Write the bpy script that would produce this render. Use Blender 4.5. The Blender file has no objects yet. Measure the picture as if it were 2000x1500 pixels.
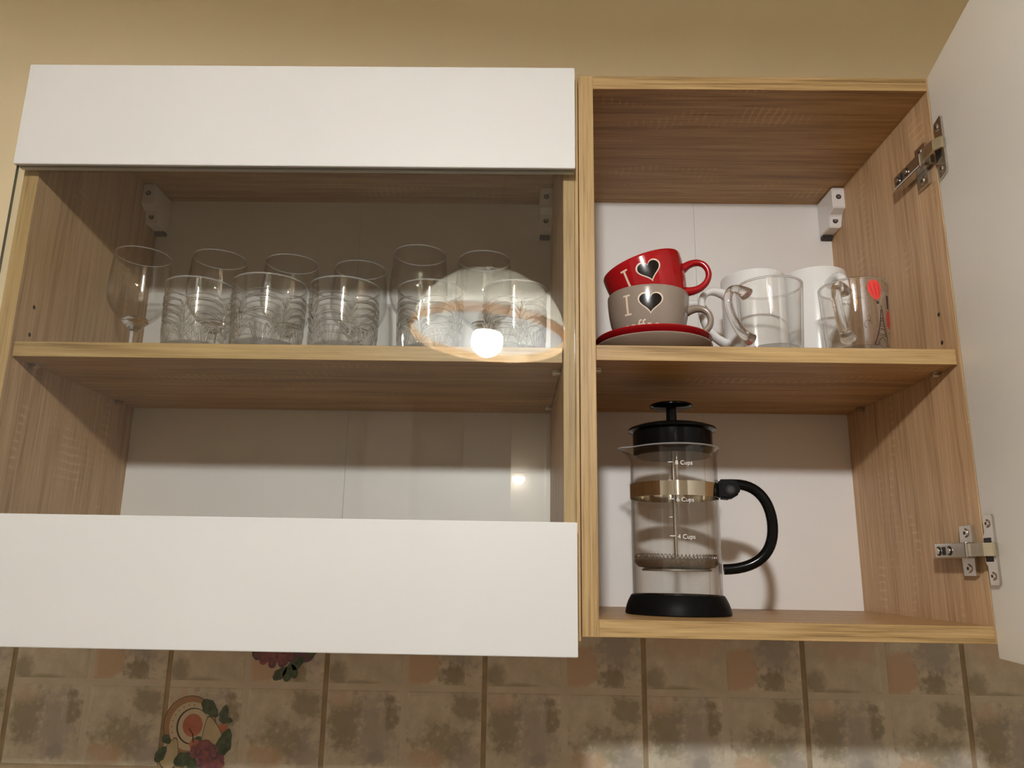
import bpy, bmesh, math, random
from mathutils import Vector, Matrix
random.seed(7)
sc = bpy.context.scene
col = sc.collection
MM = 0.001

# ---------------------------------------------------------------- camera, world, exposure
def cam_matrix(yaw, pitch, roll, loc):
    cy, sy, cp, sp = math.cos(yaw), math.sin(yaw), math.cos(pitch), math.sin(pitch)
    f = Vector((sy*cp, cy*cp, sp)); rt = Vector((cy, -sy, 0)); up = rt.cross(f)
    c, s = math.cos(roll), math.sin(roll)
    r2 = c*rt + s*up; u2 = -s*rt + c*up
    m = Matrix((r2, u2, -f)).transposed().to_4x4()
    m.translation = Vector(loc)*MM
    return m
cd = bpy.data.cameras.new('camera')
cd.sensor_fit = 'HORIZONTAL'; cd.sensor_width = 36.0
cd.lens = 1466.475/2000*36
cd.shift_x = 19.39/2000; cd.shift_y = 23.17/2000
cd.clip_start = 0.01; cd.clip_end = 50
cam = bpy.data.objects.new('camera', cd); col.objects.link(cam)
cam.matrix_world = cam_matrix(-0.01616, 0.22653, 0.01693, (-66.73, -734.18, 60.61))
sc.camera = cam

w = bpy.data.worlds.new('world'); sc.world = w; w.use_nodes = True
w.node_tree.nodes['Background'].inputs[0].default_value = (0.9, 0.8, 0.65, 1)
w.node_tree.nodes['Background'].inputs[1].default_value = 0.02
BULB = 900.0            # radiance of the pendant bulb
BULB_COL = (1.0, 1.0, 0.99)
vs = sc.view_settings
vs.view_transform = 'Standard'; vs.look = 'None'; vs.gamma = 1; vs.use_curve_mapping = False
vs.exposure = 0.0
cy_ = sc.cycles
cy_.caustics_reflective = False; cy_.caustics_refractive = False
cy_.sample_clamp_indirect = 40.0
cy_.max_bounces = 14; cy_.diffuse_bounces = 6; cy_.glossy_bounces = 6
cy_.transmission_bounces = 14; cy_.transparent_max_bounces = 48
cy_.use_denoising = True

# ---------------------------------------------------------------- materials
def new_mat(name):
    m = bpy.data.materials.new(name); m.use_nodes = True
    nt = m.node_tree; nt.nodes.clear()
    out = nt.nodes.new('ShaderNodeOutputMaterial')
    return m, nt, out
def N(nt, t, **kw):
    n = nt.nodes.new(t)
    for k, v in kw.items():
        if k in n.inputs.keys(): n.inputs[k].default_value = v
        else: setattr(n, k, v)
    return n
def L(nt, a, b): nt.links.new(a, b)
def principled(name, color, rough=0.5, metal=0.0, spec=0.5, **kw):
    m, nt, out = new_mat(name)
    p = N(nt, 'ShaderNodeBsdfPrincipled')
    p.inputs['Base Color'].default_value = (*color, 1); p.inputs['Roughness'].default_value = rough
    p.inputs['Metallic'].default_value = metal; p.inputs['Specular IOR Level'].default_value = spec
    for k, v in kw.items(): p.inputs[k].default_value = v
    L(nt, p.outputs[0], out.inputs[0])
    m['p'] = p.name
    return m
def add_noise_color(m, c1, c2, scale, detail=4, bump=0.0, bscale=None, bdist=0.0005):
    nt = m.node_tree; p = nt.nodes[m['p']]
    tc = N(nt, 'ShaderNodeTexCoord')
    nz = N(nt, 'ShaderNodeTexNoise'); nz.inputs['Scale'].default_value = scale; nz.inputs['Detail'].default_value = detail
    L(nt, tc.outputs['Object'], nz.inputs['Vector'])
    r = N(nt, 'ShaderNodeValToRGB')
    r.color_ramp.elements[0].position = 0.3; r.color_ramp.elements[0].color = (*c1, 1)
    r.color_ramp.elements[1].position = 0.7; r.color_ramp.elements[1].color = (*c2, 1)
    L(nt, nz.outputs[0], r.inputs[0]); L(nt, r.outputs[0], p.inputs['Base Color'])
    if bump:
        n2 = N(nt, 'ShaderNodeTexNoise'); n2.inputs['Scale'].default_value = bscale or scale*5; n2.inputs['Detail'].default_value = 3
        L(nt, tc.outputs['Object'], n2.inputs['Vector'])
        b = N(nt, 'ShaderNodeBump'); b.inputs['Strength'].default_value = bump; b.inputs['Distance'].default_value = bdist
        L(nt, n2.outputs[0], b.inputs['Height']); L(nt, b.outputs[0], p.inputs['Normal'])

def wood(name, axis, dark, mid, light, fine=1.0, saw=True, rough=0.45):
    """oak laminate: grain stretched along axis, cross saw marks in patches"""
    m, nt, out = new_mat(name)
    p = N(nt, 'ShaderNodeBsdfPrincipled'); p.inputs['Roughness'].default_value = rough
    p.inputs['Specular IOR Level'].default_value = 0.35
    L(nt, p.outputs[0], out.inputs[0])
    tc = N(nt, 'ShaderNodeTexCoord')
    def mapped(across, along):
        mp = N(nt, 'ShaderNodeMapping')
        s = [across]*3; s['xyz'.index(axis)] = along
        mp.inputs['Scale'].default_value = s
        L(nt, tc.outputs['Object'], mp.inputs['Vector'])
        return mp.outputs[0]
    def noise(vec, detail=5, dist=0.0, rough_=0.6):
        n = N(nt, 'ShaderNodeTexNoise'); n.inputs['Scale'].default_value = 1; n.inputs['Detail'].default_value = detail
        n.inputs['Distortion'].default_value = dist; n.inputs['Roughness'].default_value = rough_
        L(nt, vec, n.inputs['Vector']); return n.outputs[0]
    a = noise(mapped(230*fine, 7), 4, 0.3)
    b = noise(mapped(42*fine, 2.2), 4, 0.9)
    c = noise(mapped(9, 1.2), 2, 0.5)
    def mth(op, x, y):
        n = N(nt, 'ShaderNodeMath', operation=op)
        for i, v in enumerate((x, y)):
            if isinstance(v, (int, float)): n.inputs[i].default_value = v
            else: L(nt, v, n.inputs[i])
        return n.outputs[0]
    a2 = noise(mapped(620*fine, 16), 3, 0.2)
    s = mth('ADD', mth('ADD', mth('ADD', mth('MULTIPLY', a, 0.30), mth('MULTIPLY', a2, 0.26)), mth('MULTIPLY', b, 0.26)), mth('MULTIPLY', c, 0.18))
    if saw:   # rough-sawn cross marks
        mp = N(nt, 'ShaderNodeMapping'); rot = [0, 0, 0]; rot['yzx'.index(axis)] = 0.35 if axis == 'z' else 0.0
        mp.inputs['Rotation'].default_value = rot; L(nt, tc.outputs['Object'], mp.inputs['Vector'])
        wv = N(nt, 'ShaderNodeTexWave'); wv.bands_direction = axis.upper(); wv.inputs['Scale'].default_value = 36
        wv.inputs['Distortion'].default_value = 2.2; wv.inputs['Detail'].default_value = 2; wv.inputs['Detail Scale'].default_value = 1.5
        L(nt, mp.outputs[0], wv.inputs['Vector'])
        line = mth('POWER', wv.outputs[1], 5.0)
        mask = N(nt, 'ShaderNodeMapRange'); mask.inputs[1].default_value = 0.58; mask.inputs[2].default_value = 0.72
        L(nt, noise(mapped(24, 8), 2, 0.8), mask.inputs[0])
        s = mth('ADD', s, mth('MULTIPLY', mth('MULTIPLY', line, mask.outputs[0]), 0.11))
    r = N(nt, 'ShaderNodeValToRGB'); e = r.color_ramp.elements
    e[0].position = 0.37 if saw else 0.40; e[0].color = (*dark, 1); e[1].position = 0.62 if saw else 0.59; e[1].color = (*light, 1)
    e2 = e.new(0.48); e2.color = (*mid, 1)
    L(nt, s, r.inputs[0]); L(nt, r.outputs[0], p.inputs['Base Color'])
    bp = N(nt, 'ShaderNodeBump'); bp.inputs['Strength'].default_value = 0.25; bp.inputs['Distance'].default_value = 0.0004
    L(nt, a, bp.inputs['Height']); L(nt, bp.outputs[0], p.inputs['Normal'])
    return m
FD, FM, FL = (0.25, 0.140, 0.066), (0.50, 0.315, 0.165), (0.68, 0.46, 0.265)
XD, XM, XL = (0.20, 0.10, 0.036), (0.41, 0.235, 0.092), (0.58, 0.365, 0.165)  # level boards: same oak, with the shade of the undersides put into its colour
ED, EM, EL = (0.24, 0.145, 0.055), (0.415, 0.268, 0.112), (0.54, 0.37, 0.17)
WOOD_Z = wood('oak_upright', 'z', FD, FM, FL)
WOOD_X_SHADED = wood('oak_level_shaded', 'x', XD, XM, XL)
EDGE_Z = wood('oak_edge_upright', 'z', ED, EM, EL, 1.5, False)
EDGE_X = wood('oak_edge_level', 'x', ED, EM, EL, 1.5, False)
WHITE_FRONT = principled('white_front', (0.84, 0.81, 0.75), 0.38)
add_noise_color(WHITE_FRONT, (0.655, 0.645, 0.62), (0.675, 0.665, 0.64), 6)
BACK = principled('white_back_panel', (0.74, 0.70, 0.66), 0.33, spec=0.55)
add_noise_color(BACK, (0.81, 0.78, 0.75), (0.84, 0.81, 0.78), 9, bump=0.12, bscale=900, bdist=0.0002)
DOOR_IN = principled('door_white', (0.80, 0.76, 0.69), 0.42)
add_noise_color(DOOR_IN, (0.86, 0.84, 0.78), (0.88, 0.86, 0.80), 7)
ROOM = principled('cream_plaster', (0.74, 0.69, 0.60), 0.85, spec=0.2)
add_noise_color(ROOM, (0.86, 0.83, 0.77), (0.89, 0.86, 0.80), 3)
PLASTER = principled('ochre_plaster', (0.62, 0.46, 0.26), 0.85, spec=0.2)
add_noise_color(PLASTER, (0.84, 0.715, 0.475), (0.87, 0.745, 0.50), 3, bump=0.15, bscale=260)
CEIL = principled('ceiling_paint', (0.78, 0.74, 0.68), 0.9)
add_noise_color(CEIL, (0.87, 0.85, 0.81), (0.9, 0.88, 0.84), 3)
FLOOR = principled('floor_boards', (0.35, 0.24, 0.15), 0.5)
add_noise_color(FLOOR, (0.36, 0.24, 0.13), (0.46, 0.32, 0.19), 8)
GROUT = principled('grout', (0.19, 0.13, 0.075), 0.9)
add_noise_color(GROUT, (0.32, 0.25, 0.155), (0.43, 0.335, 0.215), 40)
CHROME = principled('nickel', (0.62, 0.58, 0.52), 0.2, 1.0)
add_noise_color(CHROME, (0.58, 0.54, 0.48), (0.66, 0.62, 0.56), 60)
BRASSY = principled('zinc_link', (0.66, 0.60, 0.46), 0.32, 1.0)
add_noise_color(BRASSY, (0.60, 0.55, 0.42), (0.70, 0.64, 0.5), 80)
STEEL = principled('polished_steel', (0.72, 0.66, 0.54), 0.09, 1.0)
MESH_STEEL = principled('mesh_steel', (0.33, 0.28, 0.22), 0.42, 0.8)
add_noise_color(MESH_STEEL, (0.22, 0.18, 0.14), (0.42, 0.36, 0.29), 700)
DARK = principled('dark_hole', (0.02, 0.017, 0.015), 0.6)
BLACK = principled('black_plastic', (0.004, 0.004, 0.004), 0.13, spec=0.18)
BLACK_MATT = principled('black_matt_plastic', (0.006, 0.006, 0.006), 0.42, spec=0.06)
add_noise_color(BLACK_MATT, (0.005, 0.005, 0.005), (0.007, 0.0065, 0.0065), 300, bump=0.1)
WPLASTIC = principled('white_plastic', (0.80, 0.77, 0.74), 0.4)
add_noise_color(WPLASTIC, (0.78, 0.75, 0.72), (0.82, 0.79, 0.76), 40)
RED = principled('red_glaze', (0.40, 0.008, 0.012), 0.12, spec=0.55)
add_noise_color(RED, (0.36, 0.005, 0.009), (0.42, 0.008, 0.012), 25)
TAUPE = principled('taupe_glaze', (0.38, 0.295, 0.225), 0.14, spec=0.5)
add_noise_color(TAUPE, (0.30, 0.24, 0.19), (0.325, 0.26, 0.21), 30)
CREAM = principled('cream_print', (0.78, 0.64, 0.50), 0.35)
INK = principled('black_print', (0.010, 0.006, 0.005), 0.18)
WCERAMIC = principled('white_ceramic', (0.83, 0.82, 0.80), 0.15)
add_noise_color(WCERAMIC, (0.82, 0.81, 0.79), (0.85, 0.84, 0.82), 12)
WPRINT = principled('white_scale_print', (0.85, 0.84, 0.82), 0.5)
REDPRINT = principled('red_print', (0.80, 0.06, 0.045), 0.4)
REDDARK = principled('dark_red_print', (0.55, 0.03, 0.03), 0.4)
GREYPRINT = principled('dark_print', (0.035, 0.02, 0.018), 0.4)

def fres(nt, ior=1.47):
    """Fresnel factor that stays that of entering glass on both faces of a thin wall"""
    g = N(nt, 'ShaderNodeNewGeometry')
    mx = N(nt, 'ShaderNodeMix'); mx.data_type = 'FLOAT'
    mx.inputs[2].default_value = ior; mx.inputs[3].default_value = 1/ior
    L(nt, g.outputs['Backfacing'], mx.inputs[0])
    f = N(nt, 'ShaderNodeFresnel'); L(nt, mx.outputs[0], f.inputs[0])
    return f.outputs[0]
def thin_glass(name, tint=(1, 1, 1), refr=0.0, ior=1.47, rough=0.0, edge=0.0):
    m, nt, out = new_mat(name)
    t = N(nt, 'ShaderNodeBsdfTransparent'); t.inputs[0].default_value = (*tint, 1)
    g = N(nt, 'ShaderNodeBsdfGlossy'); g.inputs['Color'].default_value = (1, 1, 1, 1); g.inputs['Roughness'].default_value = rough
    if edge:      # the path through the wall grows towards the silhouette
        lw = N(nt, 'ShaderNodeLayerWeight'); lw.inputs[0].default_value = 0.5
        pw = N(nt, 'ShaderNodeMath', operation='POWER'); pw.inputs[1].default_value = 5.0
        L(nt, lw.outputs['Facing'], pw.inputs[0])
        cm = N(nt, 'ShaderNodeMix'); cm.data_type = 'RGBA'
        cm.inputs[6].default_value = (*tint, 1); cm.inputs[7].default_value = (edge, edge*0.98, edge*0.94, 1)
        L(nt, pw.outputs[0], cm.inputs[0]); L(nt, cm.outputs[2], t.inputs[0])
    body = t.outputs[0]
    if refr:
        rf = N(nt, 'ShaderNodeBsdfGlass'); rf.inputs['IOR'].default_value = 1.22; rf.inputs['Roughness'].default_value = 0.0
        mx = N(nt, 'ShaderNodeMixShader'); mx.inputs[0].default_value = refr
        L(nt, t.outputs[0], mx.inputs[1]); L(nt, rf.outputs[0], mx.inputs[2]); body = mx.outputs[0]
    mx = N(nt, 'ShaderNodeMixShader')
    L(nt, fres(nt, ior), mx.inputs[0]); L(nt, body, mx.inputs[1]); L(nt, g.outputs[0], mx.inputs[2])
    L(nt, mx.outputs[0], out.inputs[0])
    return m
def solid_glass(name, clear=0.0):
    m, nt, out = new_mat(name)
    rf = N(nt, 'ShaderNodeBsdfGlass'); rf.inputs['IOR'].default_value = 1.48; rf.inputs['Roughness'].default_value = 0.0
    if clear:
        t = N(nt, 'ShaderNodeBsdfTransparent')
        mx = N(nt, 'ShaderNodeMixShader'); mx.inputs[0].default_value = clear
        L(nt, rf.outputs[0], mx.inputs[1]); L(nt, t.outputs[0], mx.inputs[2]); L(nt, mx.outputs[0], out.inputs[0])
    else: L(nt, rf.outputs[0], out.inputs[0])
    return m
PANE = thin_glass('window_glass', (0.965, 0.975, 0.965), ior=1.52)
PANE_EDGE = principled('glass_edge', (0.13, 0.135, 0.105), 0.25)
THIN = thin_glass('thin_glass', (0.985, 0.985, 0.98), ior=1.5, edge=0.35)
RIB = solid_glass('rib_glass', 0.5)
SOLID = solid_glass('solid_glass', 0.08)
BASEG = solid_glass('base_glass', 0.5)
def rim_mat():      # glass lip with white diffuse mixed in as a painted bright line
    m, nt, out = new_mat('brightened_lip_glass')
    g = N(nt, 'ShaderNodeBsdfGlass'); g.inputs['IOR'].default_value = 1.48; g.inputs['Roughness'].default_value = 0.05
    d = N(nt, 'ShaderNodeBsdfDiffuse'); d.inputs[0].default_value = (0.92, 0.92, 0.90, 1)
    t = N(nt, 'ShaderNodeBsdfTransparent')
    a = N(nt, 'ShaderNodeMixShader'); a.inputs[0].default_value = 0.30
    b = N(nt, 'ShaderNodeMixShader'); b.inputs[0].default_value = 0.3
    L(nt, g.outputs[0], a.inputs[1]); L(nt, d.outputs[0], a.inputs[2]); L(nt, a.outputs[0], b.inputs[1]); L(nt, t.outputs[0], b.inputs[2])
    L(nt, b.outputs[0], out.inputs[0]); return m
LIP = rim_mat()

def emit(name, color, strength):
    m, nt, out = new_mat(name)
    e = N(nt, 'ShaderNodeEmission'); e.inputs[0].default_value = (*color, 1); e.inputs[1].default_value = strength
    L(nt, e.outputs[0], out.inputs[0]); return m
BULB_M = emit('bulb_light', BULB_COL, BULB)
SCONCE_M = emit('sconce_light', (1.0, 0.88, 0.7), 26.0)
BULB_SIDE = emit('bulb_side_light', BULB_COL, BULB*0.23)
def shade_mat():
    m, nt, out = new_mat('milky_glass_shade')
    d = N(nt, 'ShaderNodeBsdfDiffuse'); d.inputs[0].default_value = (0.70, 0.72, 0.72, 1)
    t = N(nt, 'ShaderNodeBsdfTranslucent'); t.inputs[0].default_value = (0.80, 0.78, 0.70, 1)
    g = N(nt, 'ShaderNodeBsdfGlossy'); g.inputs['Roughness'].default_value = 0.1
    a = N(nt, 'ShaderNodeMixShader'); a.inputs[0].default_value = 0.7
    b = N(nt, 'ShaderNodeMixShader'); b.inputs[0].default_value = 0.05
    L(nt, d.outputs[0], a.inputs[1]); L(nt, t.outputs[0], a.inputs[2])
    L(nt, a.outputs[0], b.inputs[1]); L(nt, g.outputs[0], b.inputs[2]); L(nt, b.outputs[0], out.inputs[0])
    return m
SHADE = shade_mat()
def amber_mat():
    m, nt, out = new_mat('amber_glass_rim')
    tc = N(nt, 'ShaderNodeTexCoord'); nz = N(nt, 'ShaderNodeTexNoise'); nz.inputs['Scale'].default_value = 14; nz.inputs['Detail'].default_value = 4
    L(nt, tc.outputs['Object'], nz.inputs['Vector'])
    r = N(nt, 'ShaderNodeValToRGB'); r.color_ramp.elements[0].position = 0.35; r.color_ramp.elements[0].color = (0.44, 0.25, 0.11, 1)
    r.color_ramp.elements[1].position = 0.65; r.color_ramp.elements[1].color = (0.70, 0.53, 0.33, 1)
    L(nt, nz.outputs[0], r.inputs[0])
    d = N(nt, 'ShaderNodeBsdfDiffuse'); t = N(nt, 'ShaderNodeBsdfTranslucent')
    L(nt, r.outputs[0], d.inputs[0]); L(nt, r.outputs[0], t.inputs[0])
    a = N(nt, 'ShaderNodeMixShader'); a.inputs[0].default_value = 0.6
    L(nt, d.outputs[0], a.inputs[1]); L(nt, t.outputs[0], a.inputs[2]); L(nt, a.outputs[0], out.inputs[0])
    return m
AMBER = amber_mat()

def tile_mat():
    m, nt, out = new_mat('stone_glaze')
    p = N(nt, 'ShaderNodeBsdfPrincipled'); p.inputs['Roughness'].default_value = 0.32; p.inputs['Specular IOR Level'].default_value = 0.45
    L(nt, p.outputs[0], out.inputs[0])
    tc = N(nt, 'ShaderNodeTexCoord')
    def noise(scale, detail, off, dist=0.0):
        mp = N(nt, 'ShaderNodeMapping'); mp.inputs['Location'].default_value = off
        L(nt, tc.outputs['Object'], mp.inputs['Vector'])
        n = N(nt, 'ShaderNodeTexNoise'); n.inputs['Scale'].default_value = scale; n.inputs['Detail'].default_value = detail
        n.inputs['Distortion'].default_value = dist; n.inputs['Roughness'].default_value = 0.62
        L(nt, mp.outputs[0], n.inputs['Vector']); return n.outputs[0]
    def mixc(fac, a, b):
        x = N(nt, 'ShaderNodeMix'); x.data_type = 'RGBA'
        L(nt, fac, x.inputs[0])
        for i, v in ((6, a), (7, b)):
            if isinstance(v, tuple): x.inputs[i].default_value = (*v, 1)
            else: L(nt, v, x.inputs[i])
        return x.outputs[2]
    def rng(v, lo, hi, top=1.0):
        r = N(nt, 'ShaderNodeMapRange'); r.inputs[1].default_value = lo; r.inputs[2].default_value = hi; r.inputs[4].default_value = top
        L(nt, v, r.inputs[0]); return r.outputs[0]
    base = mixc(rng(noise(34, 8, (0, 0, 0)), 0.36, 0.64), (0.54, 0.49, 0.38), (0.70, 0.64, 0.52))
    sep = N(nt, 'ShaderNodeSeparateXYZ'); L(nt, tc.outputs['Object'], sep.inputs[0])
    def mth(op, x, y):
        n = N(nt, 'ShaderNodeMath', operation=op)
        for i, v in enumerate((x, y)):
            if isinstance(v, (int, float)): n.inputs[i].default_value = v
            else: L(nt, v, n.inputs[i])
        return n.outputs[0]
    warp = noise(42, 8, (5, 0, 5)); warp2 = noise(120, 6, (2, 0, 8))
    def blot(c, cx, cz, rx, rz, colr, amt=0.75, soft=0.35, rag=1.25):
        """ragged watercolour blotch at (cx, cz) mm on the tile face"""
        dx = mth('MULTIPLY', mth('SUBTRACT', sep.outputs[0], cx*MM), 1/(rx*MM)); dz = mth('MULTIPLY', mth('SUBTRACT', sep.outputs[2], cz*MM), 1/(rz*MM))
        d = mth('SQRT', mth('ADD', mth('MULTIPLY', dx, dx), mth('MULTIPLY', dz, dz)), 0)
        d = mth('ADD', d, mth('MULTIPLY', mth('SUBTRACT', warp, 0.5), rag*2.4)); d = mth('ADD', d, mth('MULTIPLY', mth('SUBTRACT', warp2, 0.5), rag*1.7))
        r = N(nt, 'ShaderNodeMapRange'); r.inputs[1].default_value = 1+soft; r.inputs[2].default_value = 1-soft; r.inputs[4].default_value = amt
        L(nt, d, r.inputs[0]); return mixc(r.outputs[0], c, colr)
    RUST, OLIVE, GREY, PEACH = (0.58, 0.41, 0.27), (0.28, 0.245, 0.155), (0.36, 0.33, 0.30), (0.62, 0.48, 0.36)
    c = base
    c = blot(c, -45, 62, 38, 26, PEACH, 0.7); c = blot(c, -86, 16, 12, 14, OLIVE, 0.7, 0.3, 0.5); c = blot(c, -60, 4.5, 26, 3.5, OLIVE, 0.6, 0.5, 0.5)
    c = blot(c, 20, 28, 22, 26, RUST, 0.85, 0.12, 0.35); c = blot(c, 70, 60, 24, 40, GREY, 0.75); c = blot(c, 62, 16, 16, 14, OLIVE, 0.8); c = blot(c, 16, 84, 16, 14, OLIVE, 0.5)
    c = blot(c, -74, -44, 20, 30, OLIVE, 0.75); c = blot(c, -34, -52, 30, 34, GREY, 0.6); c = blot(c, -14, -32, 10, 16, OLIVE, 0.75); c = blot(c, -78, -14, 14, 10, PEACH, 0.7); c = blot(c, -32, -82, 9, 8, GREY, 0.8, 0.3, 0.6)
    c = blot(c, 78, -24, 20, 15, OLIVE, 0.7); c = blot(c, 52, -62, 30, 18, OLIVE, 0.7); c = blot(c, 30, -84, 18, 14, RUST, 0.7); c = blot(c, 80, -78, 16, 20, GREY, 0.6)
    L(nt, c, p.inputs['Base Color'])
    b = N(nt, 'ShaderNodeBump'); b.inputs['Strength'].default_value = 0.3; b.inputs['Distance'].default_value = 0.0006
    L(nt, noise(45, 5, (2, 0, 2)), b.inputs['Height']); L(nt, b.outputs[0], p.inputs['Normal'])
    return m
TILE = tile_mat()
TILE_LINE = principled('tile_line', (0.50, 0.41, 0.28), 0.5)
add_noise_color(TILE_LINE, (0.58, 0.52, 0.41), (0.66, 0.60, 0.49), 30)

# ---------------------------------------------------------------- mesh helpers (millimetres)
def link(name, bm, mats, parent=None, loc=(0, 0, 0), smooth=False, scale=MM, recalc=True):
    if recalc: bmesh.ops.recalc_face_normals(bm, faces=bm.faces)
    bmesh.ops.scale(bm, vec=(scale,)*3, verts=bm.verts)
    me = bpy.data.meshes.new(name); bm.to_mesh(me); bm.free()
    for m in (mats if isinstance(mats, (list, tuple)) else [mats]): me.materials.append(m)
    if smooth:
        me.polygons.foreach_set('use_smooth', [True]*len(me.polygons))
        me.set_sharp_from_angle(angle=math.radians(38))
    o = bpy.data.objects.new(name, me); col.objects.link(o)
    if parent: o.parent = parent
    o.location = Vector(loc)*MM
    return o
def thing(name, label, cat, loc=(0, 0, 0), rot=(0, 0, 0), group=None):
    o = bpy.data.objects.new(name, None); o.empty_display_size = 0.02; col.objects.link(o)
    o.location = Vector(loc)*MM; o.rotation_euler = rot
    o['label'] = label; o['category'] = cat
    if group: o['group'] = group
    return o
def box(bm, x0, x1, y0, y1, z0, z1, front=None, mi=0, bev=0.0):
    vs_ = [bm.verts.new((x, y, z)) for x in (x0, x1) for y in (y0, y1) for z in (z0, z1)]
    q = [(0, 1, 3, 2), (4, 6, 7, 5), (0, 4, 5, 1), (2, 3, 7, 6), (0, 2, 6, 4), (1, 5, 7, 3)]
    fs = []
    for k, f in enumerate(q):
        fc = bm.faces.new([vs_[i] for i in f]); fc.material_index = mi; fs.append(fc)
    if front is not None: fs[2].material_index = front
    if bev:
        ed = list({e for f in fs for e in f.edges})
        bmesh.ops.bevel(bm, geom=ed, offset=bev, segments=2, affect='EDGES', profile=0.5)
    return fs
def lathe(bm, prof, seg=48, mi=None, fr=None, c=(0, 0, 0), disp=None, cap=False):
    """revolve (r, z) profile; mi = material index per segment; disp(theta, k) adds to the radius"""
    rings = []
    for k, (r, z) in enumerate(prof):
        if r < 1e-6: rings.append([bm.verts.new((c[0], c[1], c[2]+z))]); continue
        ring = []
        for i in range(seg):
            a = 2*math.pi*i/seg
            rr = r + (disp(a, k) if disp else 0)
            ring.append(bm.verts.new((c[0]+rr*math.cos(a), c[1]+rr*math.sin(a), c[2]+z)))
        rings.append(ring)
    for k in range(len(rings)-1):
        A, B = rings[k], rings[k+1]
        for i in range(seg):
            j = (i+1) % seg
            if len(A) == 1 and len(B) == 1: continue
            if len(A) == 1: f = bm.faces.new((A[0], B[j], B[i]))
            elif len(B) == 1: f = bm.faces.new((A[i], A[j], B[0]))
            else: f = bm.faces.new((A[i], A[j], B[j], B[i]))
            if mi: f.material_index = mi[k] if isinstance(mi, (list, tuple)) else mi
    return rings
def tube(bm, pts, rad, seg=12, flat=1.0, side=None, caps=True, mi=0):
    """sweep a round (or flattened) section along pts; rad number or list; side = width direction"""
    pts = [Vector(p) for p in pts]; n = len(pts); rings = []
    for i, p in enumerate(pts):
        t = (pts[min(i+1, n-1)] - pts[max(i-1, 0)]).normalized()
        if side is not None:
            s = Vector(side); s = (s - t*s.dot(t)).normalized()
        else:
            ref = Vector((0, 0, 1)) if abs(t.z) < 0.9 else Vector((0, 1, 0))
            s = t.cross(ref).normalized()
        u = s.cross(t)
        r = rad[i] if isinstance(rad, (list, tuple)) else rad
        rings.append([bm.verts.new(p + s*math.cos(2*math.pi*k/seg)*r + u*math.sin(2*math.pi*k/seg)*r*flat) for k in range(seg)])
    for a, b in zip(rings, rings[1:]):
        for k in range(seg):
            f = bm.faces.new((a[k], a[(k+1) % seg], b[(k+1) % seg], b[k])); f.material_index = mi
    if caps:
        f = bm.faces.new(rings[0][::-1]); f.material_index = mi
        f = bm.faces.new(rings[-1]); f.material_index = mi
def bez(p0, p1, p2, p3, n=14):
    p0, p1, p2, p3 = map(Vector, (p0, p1, p2, p3)); o = []
    for i in range(n+1):
        t = i/n; s = 1-t
        o.append(p0*s**3 + p1*3*s*s*t + p2*3*s*t*t + p3*t**3)
    return o
def cyl(bm, c, axis, r, h, seg=20, mi=0, r2=None):
    """short cylinder from c along axis"""
    a = Vector(axis).normalized(); c = Vector(c)
    ref = Vector((0, 0, 1)) if abs(a.z) < 0.9 else Vector((1, 0, 0))
    s = a.cross(ref).normalized(); u = a.cross(s); r2 = r if r2 is None else r2
    A = [bm.verts.new(c + (s*math.cos(2*math.pi*k/seg) + u*math.sin(2*math.pi*k/seg))*r) for k in range(seg)]
    B = [bm.verts.new(c + a*h + (s*math.cos(2*math.pi*k/seg) + u*math.sin(2*math.pi*k/seg))*r2) for k in range(seg)]
    for k in range(seg):
        f = bm.faces.new((A[k], A[(k+1) % seg], B[(k+1) % seg], B[k])); f.material_index = mi
    f = bm.faces.new(A[::-1]); f.material_index = mi
    f = bm.faces.new(B); f.material_index = mi
def prism(bm, poly, y0, y1, mi=0):
    """extrude an x-z polygon along y"""
    a = [bm.verts.new((x, y0, z)) for x, z in poly]; b = [bm.verts.new((x, y1, z)) for x, z in poly]; n = len(poly)
    fs = [bm.faces.new(a), bm.faces.new(b[::-1])]
    for i in range(n): fs.append(bm.faces.new((a[i], b[i], b[(i+1) % n], a[(i+1) % n])))
    for f in fs: f.material_index = mi
def star_fill(bm, outline, mapf, rings=5, mi=0, center=None):
    """fill a star-shaped 2-D outline with rings so that it can wrap a curved surface"""
    n = len(outline)
    cx = sum(p[0] for p in outline)/n; cz = sum(p[1] for p in outline)/n
    if center: cx, cz = center
    c = bm.verts.new(mapf(cx, cz)); prev = None
    for k in range(1, rings+1):
        t = k/rings
        R = [bm.verts.new(mapf(cx+(x-cx)*t, cz+(z-cz)*t)) for x, z in outline]
        for i in range(n):
            j = (i+1) % n
            f = bm.faces.new((c, R[i], R[j])) if prev is None else bm.faces.new((prev[i], R[i], R[j], prev[j]))
            f.material_index = mi
        prev = R
def text_polys(s, size):
    cu = bpy.data.curves.new('t', 'FONT'); cu.body = s; cu.size = size; cu.align_x = 'CENTER'; cu.resolution_u = 4
    o = bpy.data.objects.new('t', cu); col.objects.link(o)
    dg = bpy.context.evaluated_depsgraph_get()
    me = bpy.data.meshes.new_from_object(o.evaluated_get(dg))
    vs_ = [(v.co.x, v.co.y) for v in me.vertices]; fs = [tuple(p.vertices) for p in me.polygons]
    bpy.data.objects.remove(o); bpy.data.curves.remove(cu); bpy.data.meshes.remove(me)
    return vs_, fs
def put_text(bm, s, size, mapf, mi=0, dx=0, dz=0, bold=0):
    vs_, fs = text_polys(s, size)
    V = [bm.verts.new(mapf(x+dx, z+dz)) for x, z in vs_]
    for f in fs:
        try: bm.faces.new([V[i] for i in f]).material_index = mi
        except ValueError: pass
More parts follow.
